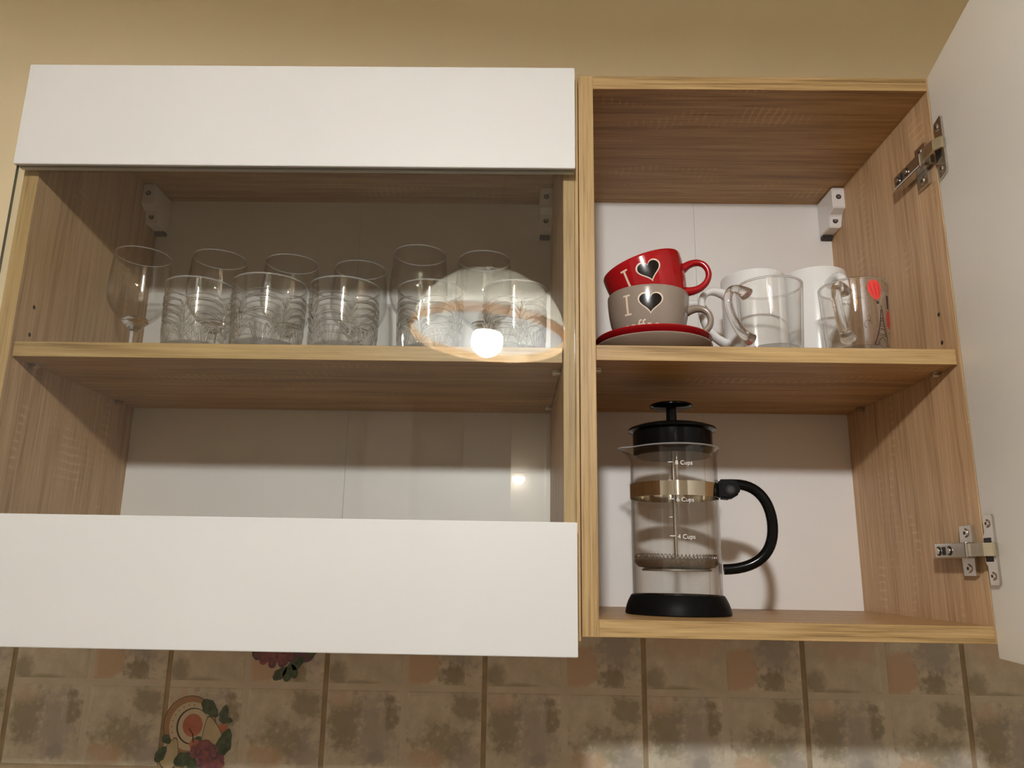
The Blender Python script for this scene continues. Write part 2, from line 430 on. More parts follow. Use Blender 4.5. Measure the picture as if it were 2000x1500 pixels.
def wrap(rfun, phi0, off=0.25):
    """map (u, z) in mm onto a surface of revolution; phi measured from -y towards +x"""
    def g(u, z):
        r = rfun(z) + off
        a = phi0 + u/r
        return (r*math.sin(a), -r*math.cos(a), z)
    return g
def wrapz(rfun, phi0, off):
    g = wrap(rfun, phi0, off)
    return lambda u, z: g(u, z*0.87)
def interp(prof):
    def f(z):
        for (r0, z0), (r1, z1) in zip(prof, prof[1:]):
            if z0 <= z <= z1 and z1 > z0: return r0 + (r1-r0)*(z-z0)/(z1-z0)
        return prof[-1][0]
    return f
def smooth_prof(pts, n=6):
    """Catmull-Rom through profile points"""
    o = []; P = [pts[0]] + list(pts) + [pts[-1]]
    for i in range(1, len(P)-2):
        for k in range(n):
            t = k/n; a, b, c, d = P[i-1], P[i], P[i+1], P[i+2]
            o.append(tuple(0.5*((2*b[j]) + (-a[j]+c[j])*t + (2*a[j]-5*b[j]+4*c[j]-d[j])*t*t + (-a[j]+3*b[j]-3*c[j]+d[j])*t**3) for j in (0, 1)))
    o.append(pts[-1]); return [(max(r, 0), z) for r, z in o]

# ---------------------------------------------------------------- the room
def slab(name, x0, x1, y0, y1, z0, z1, m):
    bm = bmesh.new(); box(bm, x0, x1, y0, y1, z0, z1)
    o = link(name, bm, m); o['kind'] = 'structure'; return o
RX0, RX1, RY0, RY1, RZ0, RZ1 = -1750, 1650, -3500, 273, -1450, 1120
wall_back = slab('wall_back', RX0-60, RX1+60, RY1, RY1+80, RZ0, RZ1, [PLASTER])
slab('wall_left', RX0-60, RX0, RY0, RY1, RZ0, RZ1, ROOM)
slab('wall_right', RX1, RX1+60, RY0, RY1, RZ0, RZ1, ROOM)
slab('wall_front', RX0-60, RX1+60, RY0-80, RY0, RZ0, RZ1, ROOM)
slab('ceiling', RX0-60, RX1+60, RY0-80, RY1+80, RZ1, RZ1+60, CEIL)
slab('floor', RX0-60, RX1+60, RY0-80, RY1+80, RZ0-60, RZ0, FLOOR)

# splashback: grout bed and one object per tile, all children of the back wall
PITCH = 200.5
bm = bmesh.new(); box(bm, -1104, 901, 269.6, 273, -389.5, 13.5)
link('grout_bed', bm, GROUT, wall_back)
def tile_mesh():
    bm = bmesh.new(); h = 97.2; g = 3.4
    box(bm, -h, h, 1.0, 4.5, -h, h, mi=1, bev=0.8)
    for sx in (-1, 1):
        for sz in (-1, 1):
            a, b = sorted((sx*g, sx*(h-0.4))); c, d = sorted((sz*g, sz*(h-0.4)))
            f = 0.0; e = 1.9
            o = [bm.verts.new(p) for p in ((a, 1.2, c), (b, 1.2, c), (b, 1.2, d), (a, 1.2, d))]
            i = [bm.verts.new(p) for p in ((a+e, 0.5, c+e), (b-e, 0.5, c+e), (b-e, 0.5, d-e), (a+e, 0.5, d-e))]
            j = [bm.verts.new(p) for p in ((a+e*3, 0.0, c+e*3), (b-e*3, 0.0, c+e*3), (b-e*3, 0.0, d-e*3), (a+e*3, 0.0, d-e*3))]
            for k in range(4):
                bm.faces.new((o[k], o[(k+1) % 4], i[(k+1) % 4], i[k]))
                bm.faces.new((i[k], i[(k+1) % 4], j[(k+1) % 4], j[k]))
            bm.faces.new(j)
    return bm
tiles = {}
first = None
for row in range(2):
    for k in range(-5, 4):
        loc = (-98.8+PITCH*k+PITCH/2, 267.5, 13-PITCH*(row+0.5))
        if first is None:
            first = link('tile', tile_mesh(), [TILE, TILE_LINE], wall_back, loc, smooth=False); o = first
        else:
            o = first.copy(); col.objects.link(o); o.location = Vector(loc)*MM
        tiles[(row, k)] = o

# fruit prints on two tiles (flat print on the glaze)
LEAF = principled('leaf_print', (0.06, 0.09, 0.05), 0.4); add_noise_color(LEAF, (0.04, 0.07, 0.04), (0.12, 0.15, 0.09), 120)
GRAPE = principled('grape_print', (0.26, 0.09, 0.10), 0.4); add_noise_color(GRAPE, (0.20, 0.07, 0.09), (0.36, 0.14, 0.13), 130)
APPLE = principled('apple_print', (0.48, 0.16, 0.09), 0.4); add_noise_color(APPLE, (0.40, 0.12, 0.07), (0.56, 0.22, 0.13), 60)
PEAR = principled('pear_print', (0.52, 0.44, 0.26), 0.4); add_noise_color(PEAR, (0.46, 0.38, 0.21), (0.58, 0.50, 0.33), 60)
RIMP = principled('plate_rim_print', (0.40, 0.23, 0.12), 0.4)
PLATEP = principled('plate_print', (0.60, 0.52, 0.37), 0.4)
PLUM = principled('plum_print', (0.16, 0.08, 0.11), 0.4)
LINEP = principled('outline_print', (0.06, 0.04, 0.03), 0.4)
PRM = [RIMP, PLATEP, APPLE, LEAF, PEAR, GRAPE, PLUM, LINEP]
def blob(bm, pts, d, mi):
    star_fill(bm, pts, lambda x, z: (x, -d, z), 1, mi)
def disc(bm, cx, cz, rx, rz, d, mi, rot=0, n=24):
    c, s = math.cos(rot), math.sin(rot)
    blob(bm, [(cx+rx*math.cos(t)*c-rz*math.sin(t)*s, cz+rx*math.cos(t)*s+rz*math.sin(t)*c) for t in [2*math.pi*i/n for i in range(n)]], d, mi)
def leaf(bm, cx, cz, ln, wd, rot, d):
    pts = []
    for i in range(20):
        t = 2*math.pi*i/20
        x = ln*math.cos(t); z = wd*math.sin(t)*(1-0.25*math.cos(t))*(1+0.12*math.cos(7*t)) * (abs(math.sin(t))**0.35 if abs(math.sin(t)) > 1e-6 else 0)
        pts.append((x, z))
    c, s = math.cos(rot), math.sin(rot)
    blob(bm, [(cx+x*c-z*s, cz+x*s+z*c) for x, z in pts], d, 3)
def grapes(bm, cx, cz, nx, nz, d, seed):
    rr = random.Random(seed)
    for i in range(26):
        a = rr.uniform(0, 6.28); q = math.sqrt(rr.random())
        disc(bm, cx+nx*q*math.cos(a), cz+nz*q*math.sin(a), 5.2, 5.2, d+0.004*i, 7 if False else (6 if rr.random() < 0.25 else 5), n=12)
        disc(bm, cx+nx*q*math.cos(a)-1.2, cz+nz*q*math.sin(a)+1.3, 3.0, 3.0, d+0.002+0.004*i, 5, n=8)
def pear(bm, cx, cz, rot, s, d):
    pts = []
    for i in range(28):
        t = 2*math.pi*i/28
        r = 1+0.0*math.cos(t)
        x = s*14*math.sin(t)*(0.72-0.34*math.cos(t)); z = s*19*math.cos(t)
        pts.append((x, z))
    c, q = math.cos(rot), math.sin(rot)
    blob(bm, [(cx+1.06*(x*c-z*q), cz+1.06*(x*q+z*c)) for x, z in pts], d, 7)
    blob(bm, [(cx+x*c-z*q, cz+x*q+z*c) for x, z in pts], d+0.02, 4)
bm = bmesh.new()      # plate, apple, pears, grapes and vine leaves; origin at the print's middle
disc(bm, -9, 8, 33, 34, 0.12, 7); disc(bm, -9, 8, 32.3, 33.3, 0.15, 0); disc(bm, -7, 6, 27.5, 28.5, 0.18, 1)
for i in range(9):
    a = 1.5+i*0.28; disc(bm, -7+24*math.cos(a), 6+25*math.sin(a), 1.0, 1.0, 0.2, 2, n=8)
disc(bm, -5, 6, 20.5, 21.5, 0.2, 7); disc(bm, -4, 6, 19.3, 20.3, 0.22, 1); disc(bm, -5, 7, 12.5, 13.5, 0.25, 2)
tube(bm, [(-9, -0.27, 3), (-4, -0.27, -3), (-2, -0.27, -13)], 0.7, 6, mi=7)
pear(bm, 20, -4, 0.25, 1.15, 0.28); pear(bm, -29, -26, -0.25, 0.95, 0.28)
leaf(bm, 15, 27, 14, 8, -0.75, 0.32); leaf(bm, 33, 22, 10, 5.5, 1.35, 0.32); leaf(bm, 36, 14, 9, 4.5, -0.1, 0.34)
disc(bm, 33, 4, 6, 6.5, 0.24, 2); leaf(bm, 37, -12, 17, 9, 1.3, 0.33)
leaf(bm, -36, -10, 7, 5, -0.7, 0.32); leaf(bm, -41, -27, 11, 6, 1.0, 0.32)
leaf(bm, 2, -12, 8, 6, 0.9, 0.33); leaf(bm, -12, -32, 13, 8, 0.4, 0.34); leaf(bm, -2, -36, 12, 7, -0.9, 0.35)
disc(bm, 0, -15, 7, 6, 0.37, 2)
grapes(bm, 12, -22, 14, 8, 0.4, 3); grapes(bm, 22, -33, 15, 9, 0.5, 4)
p1 = link('fruit_print', bm, PRM, tiles[(0, -2)], (-457.4+98.8+2*PITCH-PITCH/2, -0.0, -143-(13-PITCH/2)))
p1['label'] = 'printed plate with pears, grapes and vine leaves'
bm = bmesh.new()      # basket-shaped fruit cluster; only its lower part shows under the cabinet
disc(bm, 0, 16, 34, 26, 0.12, 0); disc(bm, 0, 18, 29, 22, 0.15, 1); disc(bm, -6, 22, 12, 12, 0.18, 2)
pear(bm, 8, 8, 1.3, 1.0, 0.2); disc(bm, 24, -8, 15, 13, 0.25, 6, -0.4); disc(bm, 26, 4, 10, 11, 0.27, 6)
leaf(bm, 36, -2, 14, 7, 1.3, 0.3); leaf(bm, 36, 16, 11, 6, 0.3, 0.3); leaf(bm, -36, -8, 9, 5, 1.2, 0.3)
leaf(bm, 16, -22, 12, 7, 0.6, 0.33); leaf(bm, 6, -34, 11, 6, 1.35, 0.34); leaf(bm, -4, -35, 11, 6, 0.75, 0.34); leaf(bm, 13, -32, 9, 5, 1.9, 0.33)
grapes(bm, -22, -14, 15, 12, 0.4, 8); grapes(bm, 0, -16, 9, 7, 0.5, 9)
p2 = link('fruit_print', bm, PRM, tiles[(0, -2)], (-354+98.8+2*PITCH-PITCH/2, 0.0, -38-(13-PITCH/2)))
p2['label'] = 'printed cluster of grapes, plum and dark leaves'

# ---------------------------------------------------------------- cabinets (T = board thickness)
T = 16.0
def board(parent, name, x0, x1, y0, y1, z0, z1, grain):
    bm = bmesh.new()
    box(bm, x0, x1, y0, y1, z0, z1, front=1, bev=0.0)
    bmesh.ops.bevel(bm, geom=list(bm.edges), offset=0.35, segments=1, affect='EDGES')
    return link(name, bm, [WOOD_Z, EDGE_Z] if grain == 'z' else [WOOD_X_SHADED, EDGE_X], parent)
def carcass(parent, W, H, D, zs, sb, seam):
    board(parent, 'side_panel', 0, T, 0, D+3, 0, H, 'z')
    board(parent, 'side_panel', W-T, W, 0, D+3, 0, H, 'z')
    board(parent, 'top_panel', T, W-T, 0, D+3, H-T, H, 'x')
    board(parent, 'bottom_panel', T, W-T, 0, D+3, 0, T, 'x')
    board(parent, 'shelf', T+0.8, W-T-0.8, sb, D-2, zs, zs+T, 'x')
    for a, b in ((T, seam-0.15), (seam+0.15, W-T)):
        bm = bmesh.new(); box(bm, a, b, D, D+3, T, H-T, bev=0.12)
        link('back_panel', bm, BACK, parent)
    for x, s in ((T, 1), (W-T, -1)):
        for y in (38, 215):
            bm = bmesh.new(); cyl(bm, (x, y, zs-2.6), (s, 0, 0), 2.5, 9, 14)
            box(bm, min(x, x+s*9), max(x, x+s*9), y-5, y+5, zs-1.2, zs-0.1, bev=0.3)
            link('shelf_pin', bm, CHROME, parent, smooth=True)
        for z in (zs+61, zs+30, zs-34):     # spare pin holes: shallow dark plugs in the boards
            bm = bmesh.new(); cyl(bm, (x-s*0.5, 28, z), (s, 0, 0), 2.3, 0.62, 14)
            if z > zs: link('pin_hole', bm, DARK, parent)
            else: bm.free()
def bracket(parent, xw, s, D, H):
    """white hanging bracket in the top back corner; xw = side board face, s = direction into the cabinet"""
    a, b = sorted((xw, xw+s*17))
    bm = bmesh.new()
    poly = [(212, H-T-1), (212, H-T-31), (226, H-T-36), (230, H-T-52), (262.5, H-T-52), (262.5, H-T-1)]
    A = [bm.verts.new((a, y, z)) for y, z in poly]; B = [bm.verts.new((b, y, z)) for y, z in poly]; n = len(poly)
    bm.faces.new(A); bm.faces.new(B[::-1])
    for i in range(n): bm.faces.new((A[i], B[i], B[(i+1) % n], A[(i+1) % n]))
    bmesh.ops.bevel(bm, geom=list(bm.edges), offset=1.0, segments=2, affect='EDGES')
    o = link('hanging_bracket', bm, WPLASTIC, parent)
    xm = (a+b)/2
    for (y, z) in ((212, H-T-15), (227.5, H-T-43)):
        bm = bmesh.new(); cyl(bm, (xm, y-0.25, z), (0, 1, 0), 3.6, 3, 18, 0); cyl(bm, (xm, y-0.5, z), (0, 1, 0), 2.2, 1.5, 8, 1)
        link('screw', bm, [DARK, MESH_STEEL], o)
    bm = bmesh.new(); e = xw+s*15 if s > 0 else xw-15
    box(bm, min(xw+s*2, xw+s*16), max(xw+s*2, xw+s*16), 254, 262.5, H-T-57, H-T-52.2, bev=0.4)
    link('steel_plate', bm, DARK, o)

cabR = thing('wall_cabinet', 'oak laminate wall cabinet standing open with its white door swung out right', 'cabinet', (0, 0, 0))
WR, HR, DR = 398.6, 595.9, 263.7
carcass(cabR, WR, HR, DR, 270.0, 5.4, 188.5)
bracket(cabR, WR-T, -1, DR, HR); bracket(cabR, T, 1, DR, HR)

# open door, hinged on the right: leaf frame u = along the door from hinge edge, v = through its thickness
TH = math.radians(79)
HP = Vector((382.8, -1.2, 0))
du = Vector((-math.cos(TH), -math.sin(TH), 0)); dv = Vector((math.sin(TH), -math.cos(TH), 0))
def dmap(u, v, z): return HP + du*u + dv*v + Vector((0, 0, z))
def dbox(bm, u0, u1, v0, v1, z0, z1, bev=0.0, mi=0):
    fs = box(bm, u0, u1, v0, v1, z0, z1, mi=mi, bev=bev)
    return fs
def dlink(name, bm, mats, parent, smooth=False):
    for v in bm.verts: v.co = dmap(*v.co)
    return link(name, bm, mats, parent, smooth=smooth)
bm = bmesh.new(); dbox(bm, 0, 396, 0, 16, -12.3, 594, bev=0.6)
door = dlink('door', bm, DOOR_IN, cabR)
def hinge(zc):
    bm = bmesh.new()     # arm on the side board
    X = WR-T
    box(bm, X-14.5, X-3.5, 6, 60, zc-7.5, zc+7.5, bev=1.3)
    h = link('hinge', bm, CHROME, cabR)
    bm = bmesh.new(); box(bm, X-5, X, 2, 56, zc-6, zc+6, bev=0.6)
    prism_pts = [(11, zc-24), (30, zc-24), (31, zc-8), (36, zc), (31, zc+8), (30, zc+24), (11, zc+24), (10, zc)]
    A = [bm.verts.new((X-4.2, y, z)) for y, z in prism_pts]; B = [bm.verts.new((X-0.05, y, z)) for y, z in prism_pts]; n = len(A)
    bm.faces.new(A); bm.faces.new(B[::-1])
    for i in range(n): bm.faces.new((A[i], B[i], B[(i+1) % n], A[(i+1) % n]))
    link('mounting_plate', bm, CHROME, h)
    for y, z, r in ((20, zc+17, 4.6), (21, zc-17, 4.6)):
        bm = bmesh.new(); cyl(bm, (X-4.1, y, z), (-1, 0, 0), r, 1.4, 18, 0, r*0.8); cyl(bm, (X-5.2, y, z), (-1, 0, 0), r*0.4, 0.5, 6, 1)
        link('screw', bm, [CHROME, DARK], h, smooth=True)
    for y in (52, 33):
        bm = bmesh.new(); cyl(bm, (X-14.4, y, zc), (-1, 0, 0), 4.6, 0.5, 18, 1); cyl(bm, (X-14.6, y, zc), (-1, 0, 0), 3.2, 1.2, 14, 0)
        link('adjusting_screw', bm, [CHROME, DARK], h)
    bm = bmesh.new(); box(bm, X-15.0, X-14.3, 40, 45.5, zc-4, zc+4)
    link('slot', bm, DARK, h)
    bm = bmesh.new()     # link from the arm to the cup
    p = [Vector((X-10, 12, 0)), Vector((X-14, -4, 0)), Vector((X-14, -22, 0)), Vector((X-9, -29, 0)), Vector((X-3, -27, 0))]
    for i in range(4):
        t = (p[i+1]-p[i]).normalized(); nrm = Vector((-t.y, t.x, 0))*1.4
        q = [p[i]+nrm, p[i+1]+nrm, p[i+1]-nrm, p[i]-nrm]
        A = [bm.verts.new((v.x, v.y, zc-6)) for v in q]; B = [bm.verts.new((v.x, v.y, zc+6)) for v in q]
        bm.faces.new(A); bm.faces.new(B[::-1])
        for k in range(4): bm.faces.new((A[k], B[k], B[(k+1) % 4], A[(k+1) % 4]))
    link('link_arm', bm, BRASSY, h)
    bm = bmesh.new()     # cup flange on the door leaf
    pts = [(9, -32), (26, -32), (28, -29), (28, 29), (26, 32), (9, 32), (8, 29), (7.5, 16), (3, 11), (3, -11), (7.5, -16), (8, -29)]
    A = [bm.verts.new((u, -2.2, zc+z)) for u, z in pts]; B = [bm.verts.new((u, 0.0, zc+z)) for u, z in pts]; n = len(A)
    bm.faces.new(A); bm.faces.new(B[::-1])
    for i in range(n): bm.faces.new((A[i], B[i], B[(i+1) % n], A[(i+1) % n]))
    bmesh.ops.recalc_face_normals(bm, faces=bm.faces)
    cup = dlink('cup_plate', bm, CHROME, h)
    bm = bmesh.new(); dbox(bm, 5, 21, -2.6, -2.0, zc-11, zc+11, bev=0.2)
    dlink('cup_hollow', bm, DARK, h)
    for z in (zc+24, zc-24):
        bm = bmesh.new(); cyl(bm, (17, -2.0, z), (0, -1, 0), 4.2, 1.6, 18, 0, 3.2); cyl(bm, (17, -3.4, z), (0, -1, 0), 1.6, 0.5, 6, 1)
        dlink('screw', bm, [CHROME, DARK], h, smooth=True)
hinge(85.5); hinge(500)

DZL = -4.0
cabL = thing('wall_cabinet', 'oak laminate wall cabinet with clear glass between two white front strips', 'cabinet', (-602, 0, DZL))
WL_, HL_ = 601.0, 595.9
carcass(cabL, WL_, HL_, DR, 270.5, 5.4, 311)
bracket(cabL, T, 1, DR, HL_); bracket(cabL, WL_-T, -1, DR, HL_)
YD = -21.8
gd = link('glass_door', (lambda b: (box(b, 2.6, 595.6, YD+5.2, YD+9.2, 96, 482), b)[1])(bmesh.new()), [PANE, PANE_EDGE], cabL)
for p in gd.data.polygons:
    if abs(p.normal.y) < 0.5: p.material_index = 1
def strip(z0, z1, groove_top):
    bm = bmesh.new()
    zg0, zg1 = (z0, z1)
    if groove_top: zb0, zb1, zc0, zc1 = z0, z1-14, z1-14, z1
    else: zb0, zb1, zc0, zc1 = z0+14, z1, z0, z0+14
    prism_y = [(YD, z0), (YD, z1)]
    if groove_top: poly = [(YD, z0), (YD+16, z0), (YD+16, z1-2.5), (YD+9.8, z1-2.5), (YD+9.8, z1-14), (YD+4.6, z1-14), (YD+4.6, z1), (YD, z1)]
    else: poly = [(YD, z1), (YD, z0), (YD+4.6, z0), (YD+4.6, z0+14), (YD+9.8, z0+14), (YD+9.8, z0+1.0), (YD+16, z0+1.0), (YD+16, z1)]
    A = [bm.verts.new((2, y, z)) for y, z in poly]; B = [bm.verts.new((596.2, y, z)) for y, z in poly]; n = len(poly)
    bm.faces.new(A); bm.faces.new(B[::-1])
    for i in range(n): bm.faces.new((A[i], B[i], B[(i+1) % n], A[(i+1) % n]))
    bmesh.ops.bevel(bm, geom=list(bm.edges), offset=0.5, segments=2, affect='EDGES')
    return link('front_strip', bm, WHITE_FRONT, gd)
strip(474.2, 594.0, False); strip(-12.1, 108.2, True)

# ---------------------------------------------------------------- pendant lamp and sconce (seen mirrored in the glass)
lamp = thing('pendant_lamp', 'milky glass dome pendant lamp with amber rim, mirrored in the cabinet glass', 'lamp', (-134, -1065, 612), (math.radians(1.2), math.radians(5.0), 0))
lamp.scale = (0.962,)*3
prof = [(200*math.sin(t), 178*math.cos(t)) for t in [math.pi/2*i/24 for i in range(25)]]
outer = [(12, 178)] + [p for p in prof if p[0] > 14 and p[1] > 24] + [(198.2, 23.6)]
inner = [(r-4 if r > 20 else r-2, z-4 if z > 6 else z) for r, z in outer[::-1]]
bm = bmesh.new(); lathe(bm, outer+inner+[outer[0]], 64)
link('shade', bm, SHADE, lamp, smooth=True)
bm = bmesh.new(); lathe(bm, [(198.6, 23.4), (200.8, 10), (201.2, 1), (199.6, -1.6), (196.8, -1.4), (196.2, 1), (196.4, 10), (194.4, 23.4), (198.6, 23.4)], 64)
link('rim_band', bm, AMBER, lamp, smooth=True)
bm = bmesh.new(); lathe(bm, [(0, 190), (26, 188), (28, 150), (22, 128), (22, 95), (0, 95)], 28)
link('socket', bm, BLACK_MATT, lamp, smooth=True)
bm = bmesh.new(); tube(bm, [(0, 0, 188), (0, 0, 486)], 3.2, 8)
link('cord', bm, WPLASTIC, lamp)
bm = bmesh.new(); lathe(bm, [(0, 95), (16, 95), (20, 64), (33, 26), (36, 14), (0, 14)], 24)
for i in range(10):
    a = 2*math.pi*i/10; c, s = math.cos(a), math.sin(a)
    for z0, z1, r0, r1 in ((34, 70, 36, 21),):
        q = [(18*c, 18*s, z0), (r0*c, r0*s, z0), (r1*c+4*c, r1*s+4*s, z1), (18*c, 18*s, z1)]
        A = [bm.verts.new((x-1.2*s, y+1.2*c, z)) for x, y, z in q]; B = [bm.verts.new((x+1.2*s, y-1.2*c, z)) for x, y, z in q]
        bm.faces.new(A); bm.faces.new(B[::-1])
        for k in range(4): bm.faces.new((A[k], B[k], B[(k+1) % 4], A[(k+1) % 4]))
link('bulb_body', bm, MESH_STEEL, lamp)
bm = bmesh.new(); lathe(bm, [(0, 14), (36, 13)] + [(41*math.cos(t), -6-41*math.sin(t)) for t in [-0.42+(math.pi/2+0.42)*i/13 for i in range(13)]] + [(0, -47)], 24)
for f in bm.faces:
    if f.calc_center_median().z > -7.5: f.material_index = 1
link('bulb', bm, [BULB_M, BULB_SIDE], lamp, smooth=True)

sco = thing('wall_lamp', 'small half-dome wall lamp mirrored as a bright half moon in the cabinet glass', 'lamp', (-35, -3500, 556))
bm = bmesh.new(); lathe(bm, [(0, -40), (14, -37), (26, -28), (34, -14), (36, 0), (36, 3), (0, 3)], 28, c=(0, 37, 0))
link('shade', bm, SCONCE_M, sco, smooth=True)
bm = bmesh.new(); box(bm, -30, 30, 0, 6, -30, 30, bev=2)
link('wall_plate', bm, WPLASTIC, sco)

def cupboard(x0, x1, top, label):
    t = thing('tall_cupboard', label, 'cupboard', ((x0+x1)/2, -3470, RZ0))
    h = (x1-x0)/2; H = top-RZ0
    bm = bmesh.new(); box(bm, -h, h, 0, 330, 0, H, bev=2); link('body', bm, WPLASTIC, t)
    bm = bmesh.new(); box(bm, -h+2, h-2, 330, 348, 80, H-3, bev=1.5); d = link('door', bm, WPLASTIC, t)
    bm = bmesh.new(); box(bm, h-40, h-30, 348, 372, 950, 1120, bev=3); link('handle', bm, CHROME, d)
cupboard(-828, -590, 910, 'narrow white tall cupboard, faint leftmost reflection in the glass')
cupboard(-325, -78, 880, 'white tall cupboard below the half-moon lamp, faintly reflected in the glass')
cupboard(106, 360, 880, 'white tall cupboard at right end of the reflections in the glass')

# ---------------------------------------------------------------- glassware in the left cabinet
ZL = DZL+270.5+T      # top of the left shelf
def make_wine():
    t = thing('wine_glass', '', 'wine glass')
    o_ = smooth_prof([(5.0, 52), (9, 56), (13.5, 61), (23, 70), (31.5, 82), (35.2, 95), (35.6, 106), (34.4, 124), (32.3, 148)], 5)
    i_ = smooth_prof([(31.4, 148), (33.4, 124), (34.6, 106), (34.2, 95), (30.4, 83), (22, 72), (12, 66), (0, 64.5)], 5)
    bm = bmesh.new()
    split = len([p for p in o_ if p[1] < 63])
    top = o_[split-1:] + [(31.85, 148.35)] + [p for p in i_ if p[1] > 67.0]
    lathe(bm, top, 56)
    b = link('bowl', bm, THIN, t, smooth=True, recalc=False)
    bm = bmesh.new(); lathe(bm, [(0, 51.5)] + o_[:split] + [p for p in i_ if p[1] <= 67.0], 40)
    link('bowl_base', bm, SOLID, t, smooth=True)
    bm = bmesh.new(); lathe(bm, [(0, 51.8), (5.0, 52), (4.4, 46), (4.0, 30), (4.4, 12), (6.0, 5), (0, 4)], 20)
    link('stem', bm, SOLID, t, smooth=True)
    bm = bmesh.new(); lathe(bm, [(0, 4.2), (6, 4.4), (16, 2.4), (29, 1.4), (30, 0.8), (29, 0.0), (0, 0.0)], 44)
    link('foot', bm, SOLID, t, smooth=True)
    bm = bmesh.new(); ring = [(31.85+0.62*math.cos(a), 148.1+0.62*math.sin(a)) for a in [2*math.pi*i/8 for i in range(9)]]
    lathe(bm, ring, 56); link('rim', bm, LIP, t, smooth=True)
    return t
def copy_thing(t, loc, rot=None, label=None, scale=None):
    r = t.copy(); col.objects.link(r); r.location = Vector(loc)*MM
    if rot is not None: r.rotation_euler = rot
    if scale: r.scale = scale
    if label: r['label'] = label
    for ch in list(t.children):
        c = ch.copy(); col.objects.link(c); c.parent = r
        for g in ch.children:
            d = g.copy(); col.objects.link(d); d.parent = c
    return r
WG = [(-528, 129, 1.0, 'clear wine glass at the far left of the back row, by the cabinet side'),
      (-435, 136, 1.0, 'clear wine glass second from left in the back row, behind the leftmost tumbler'),
      (-348, 148, 1.0, 'clear wine glass third from left, behind the gap after the second tumbler'),
      (-265, 165, 1.0, 'clear wine glass fourth from left, rim lowest in the back row'),
      (-185, 132, 1.045, 'clear wine glass fifth from left, rim highest in the back row'),
      (-105.4, 136, 1.012, 'clear wine glass at the right end of the back row, inside the lamp reflection')]
wine = make_wine()
for i, (x, y, s, lab) in enumerate(WG):
    if i == 0: wine.location = Vector((x, y, ZL))*MM; wine['label'] = lab; wine['group'] = 'wine glasses in the back row'
    else: copy_thing(wine, (x, y, ZL), label=lab, scale=(1, 1, s))
for o in [o for o in col.objects if o.get('category') == 'wine glass']: o['group'] = 'wine glasses in the back row'

# tumblers with pressed fan pattern
def make_tumbler():
    t = thing('tumbler', '', 'tumbler')
    rr = lambda z: 34.6+3.6*(z/80)
    bm = bmesh.new()
    lathe(bm, [(rr(z), z) for z in (2, 8, 14, 22, 32, 42, 52, 62, 72, 79.6)], 64)
    link('outer_wall', bm, THIN, t, smooth=True, recalc=False)
    # pressed relief: shell-like fans of ribs with leaf ribs between them
    bm = bmesh.new(); per = 2*math.pi/5
    def rib(pts, w):
        P = []
        for u, z in pts:
            a = u/36.5; P.append(((rr(z)+0.15)*math.cos(a), (rr(z)+0.15)*math.sin(a), z))
        n = len(P)
        tube(bm, P, [w*(0.45+0.55*math.sin(math.pi*(i+0.5)/n)) for i in range(n)], 6)
    for k in range(5):
        u0 = k*per*36.5
        for m_, (R, w) in enumerate(((21, 0.9), (30, 1.7), (38, 1.0), (45, 1.9), (51.5, 1.1))):
            lim = math.acos(min(1, (15.5+m_)/R)) if m_ else 0.35
            pts = [(u0+R*math.cos(t_), 11+R*math.sin(t_)) for t_ in [lim+(math.pi-2*lim)*i/14 for i in range(15)]]
            rib(pts, w)
        for fx in (-0.62, -0.3, 0.0, 0.3, 0.62):        # fluted fan foot
            rib([(u0+fx*6, 6), (u0+fx*13, 15), (u0+fx*19, 25)], 1.5)
        u1 = u0+per*36.5/2
        rib([(u1-2.2, 7), (u1+0.8, 22), (u1-0.6, 38), (u1+1.5, 56)], 1.6)
        for m_ in range(5):
            z0 = 12+8.2*m_; ln = 9.5-1.1*m_
            for sg in (-1, 1):
                rib([(u1+sg*0.8, z0), (u1+sg*ln*0.5, z0+5.2), (u1+sg*ln, z0+9.8+1.5*sg)], 1.5 if (m_+k) % 2 else 0.9)
    link('pressed_ribs', bm, RIB, t, smooth=True)
    bm = bmesh.new(); lathe(bm, [(rr(78)-1.6, 79.6)] + [(rr(z)-2.4, z) for z in (70, 50, 30, 16)] + [(30, 11), (22, 9.5), (0, 9)], 56)
    link('inner_wall', bm, THIN, t, smooth=True, recalc=False)
    bm = bmesh.new(); lathe(bm, [(0, 9.3), (22, 9.6), (30, 10.6), (33.4, 9), (33.6, 2), (32, 0.2), (26, 0.0), (24, 1.6), (0, 2.4)], 48)
    link('base', bm, BASEG, t, smooth=True)
    bm = bmesh.new(); c = rr(79)-0.8
    lathe(bm, [(c+0.95*math.cos(a), 79.4+0.95*math.sin(a)) for a in [2*math.pi*i/8 for i in range(9)]], 56)
    link('rim', bm, LIP, t, smooth=True)
    return t
TB = [(-419, 56, 0.98, 0.3, 'pressed-glass tumbler at the left end of the front row'),
      (-338, 47, 1.05, 1.1, 'pressed-glass tumbler second from left, nearest the shelf edge'),
      (-256, 53, 1.02, 0.75, 'pressed-glass tumbler in the middle of the front row'),
      (-161, 57, 0.965, 0.1, 'pressed-glass tumbler fourth from left, cut by the lamp reflection edge'),
      (-67, 55, 0.935, 0.5, 'pressed-glass tumbler at the right end, fully inside the lamp reflection')]
tum = make_tumbler()
for i, (x, y, s, rz, lab) in enumerate(TB):
    if i == 0:
        tum.location = Vector((x, y, ZL))*MM; tum['label'] = lab; tum.scale = (s, s, 1); tum.rotation_euler = (0, 0, rz); o = tum
    else: o = copy_thing(tum, (x, y, ZL), (0, 0, rz), lab, (s, s, 1))
    o['group'] = 'pressed-glass tumblers in the front row'

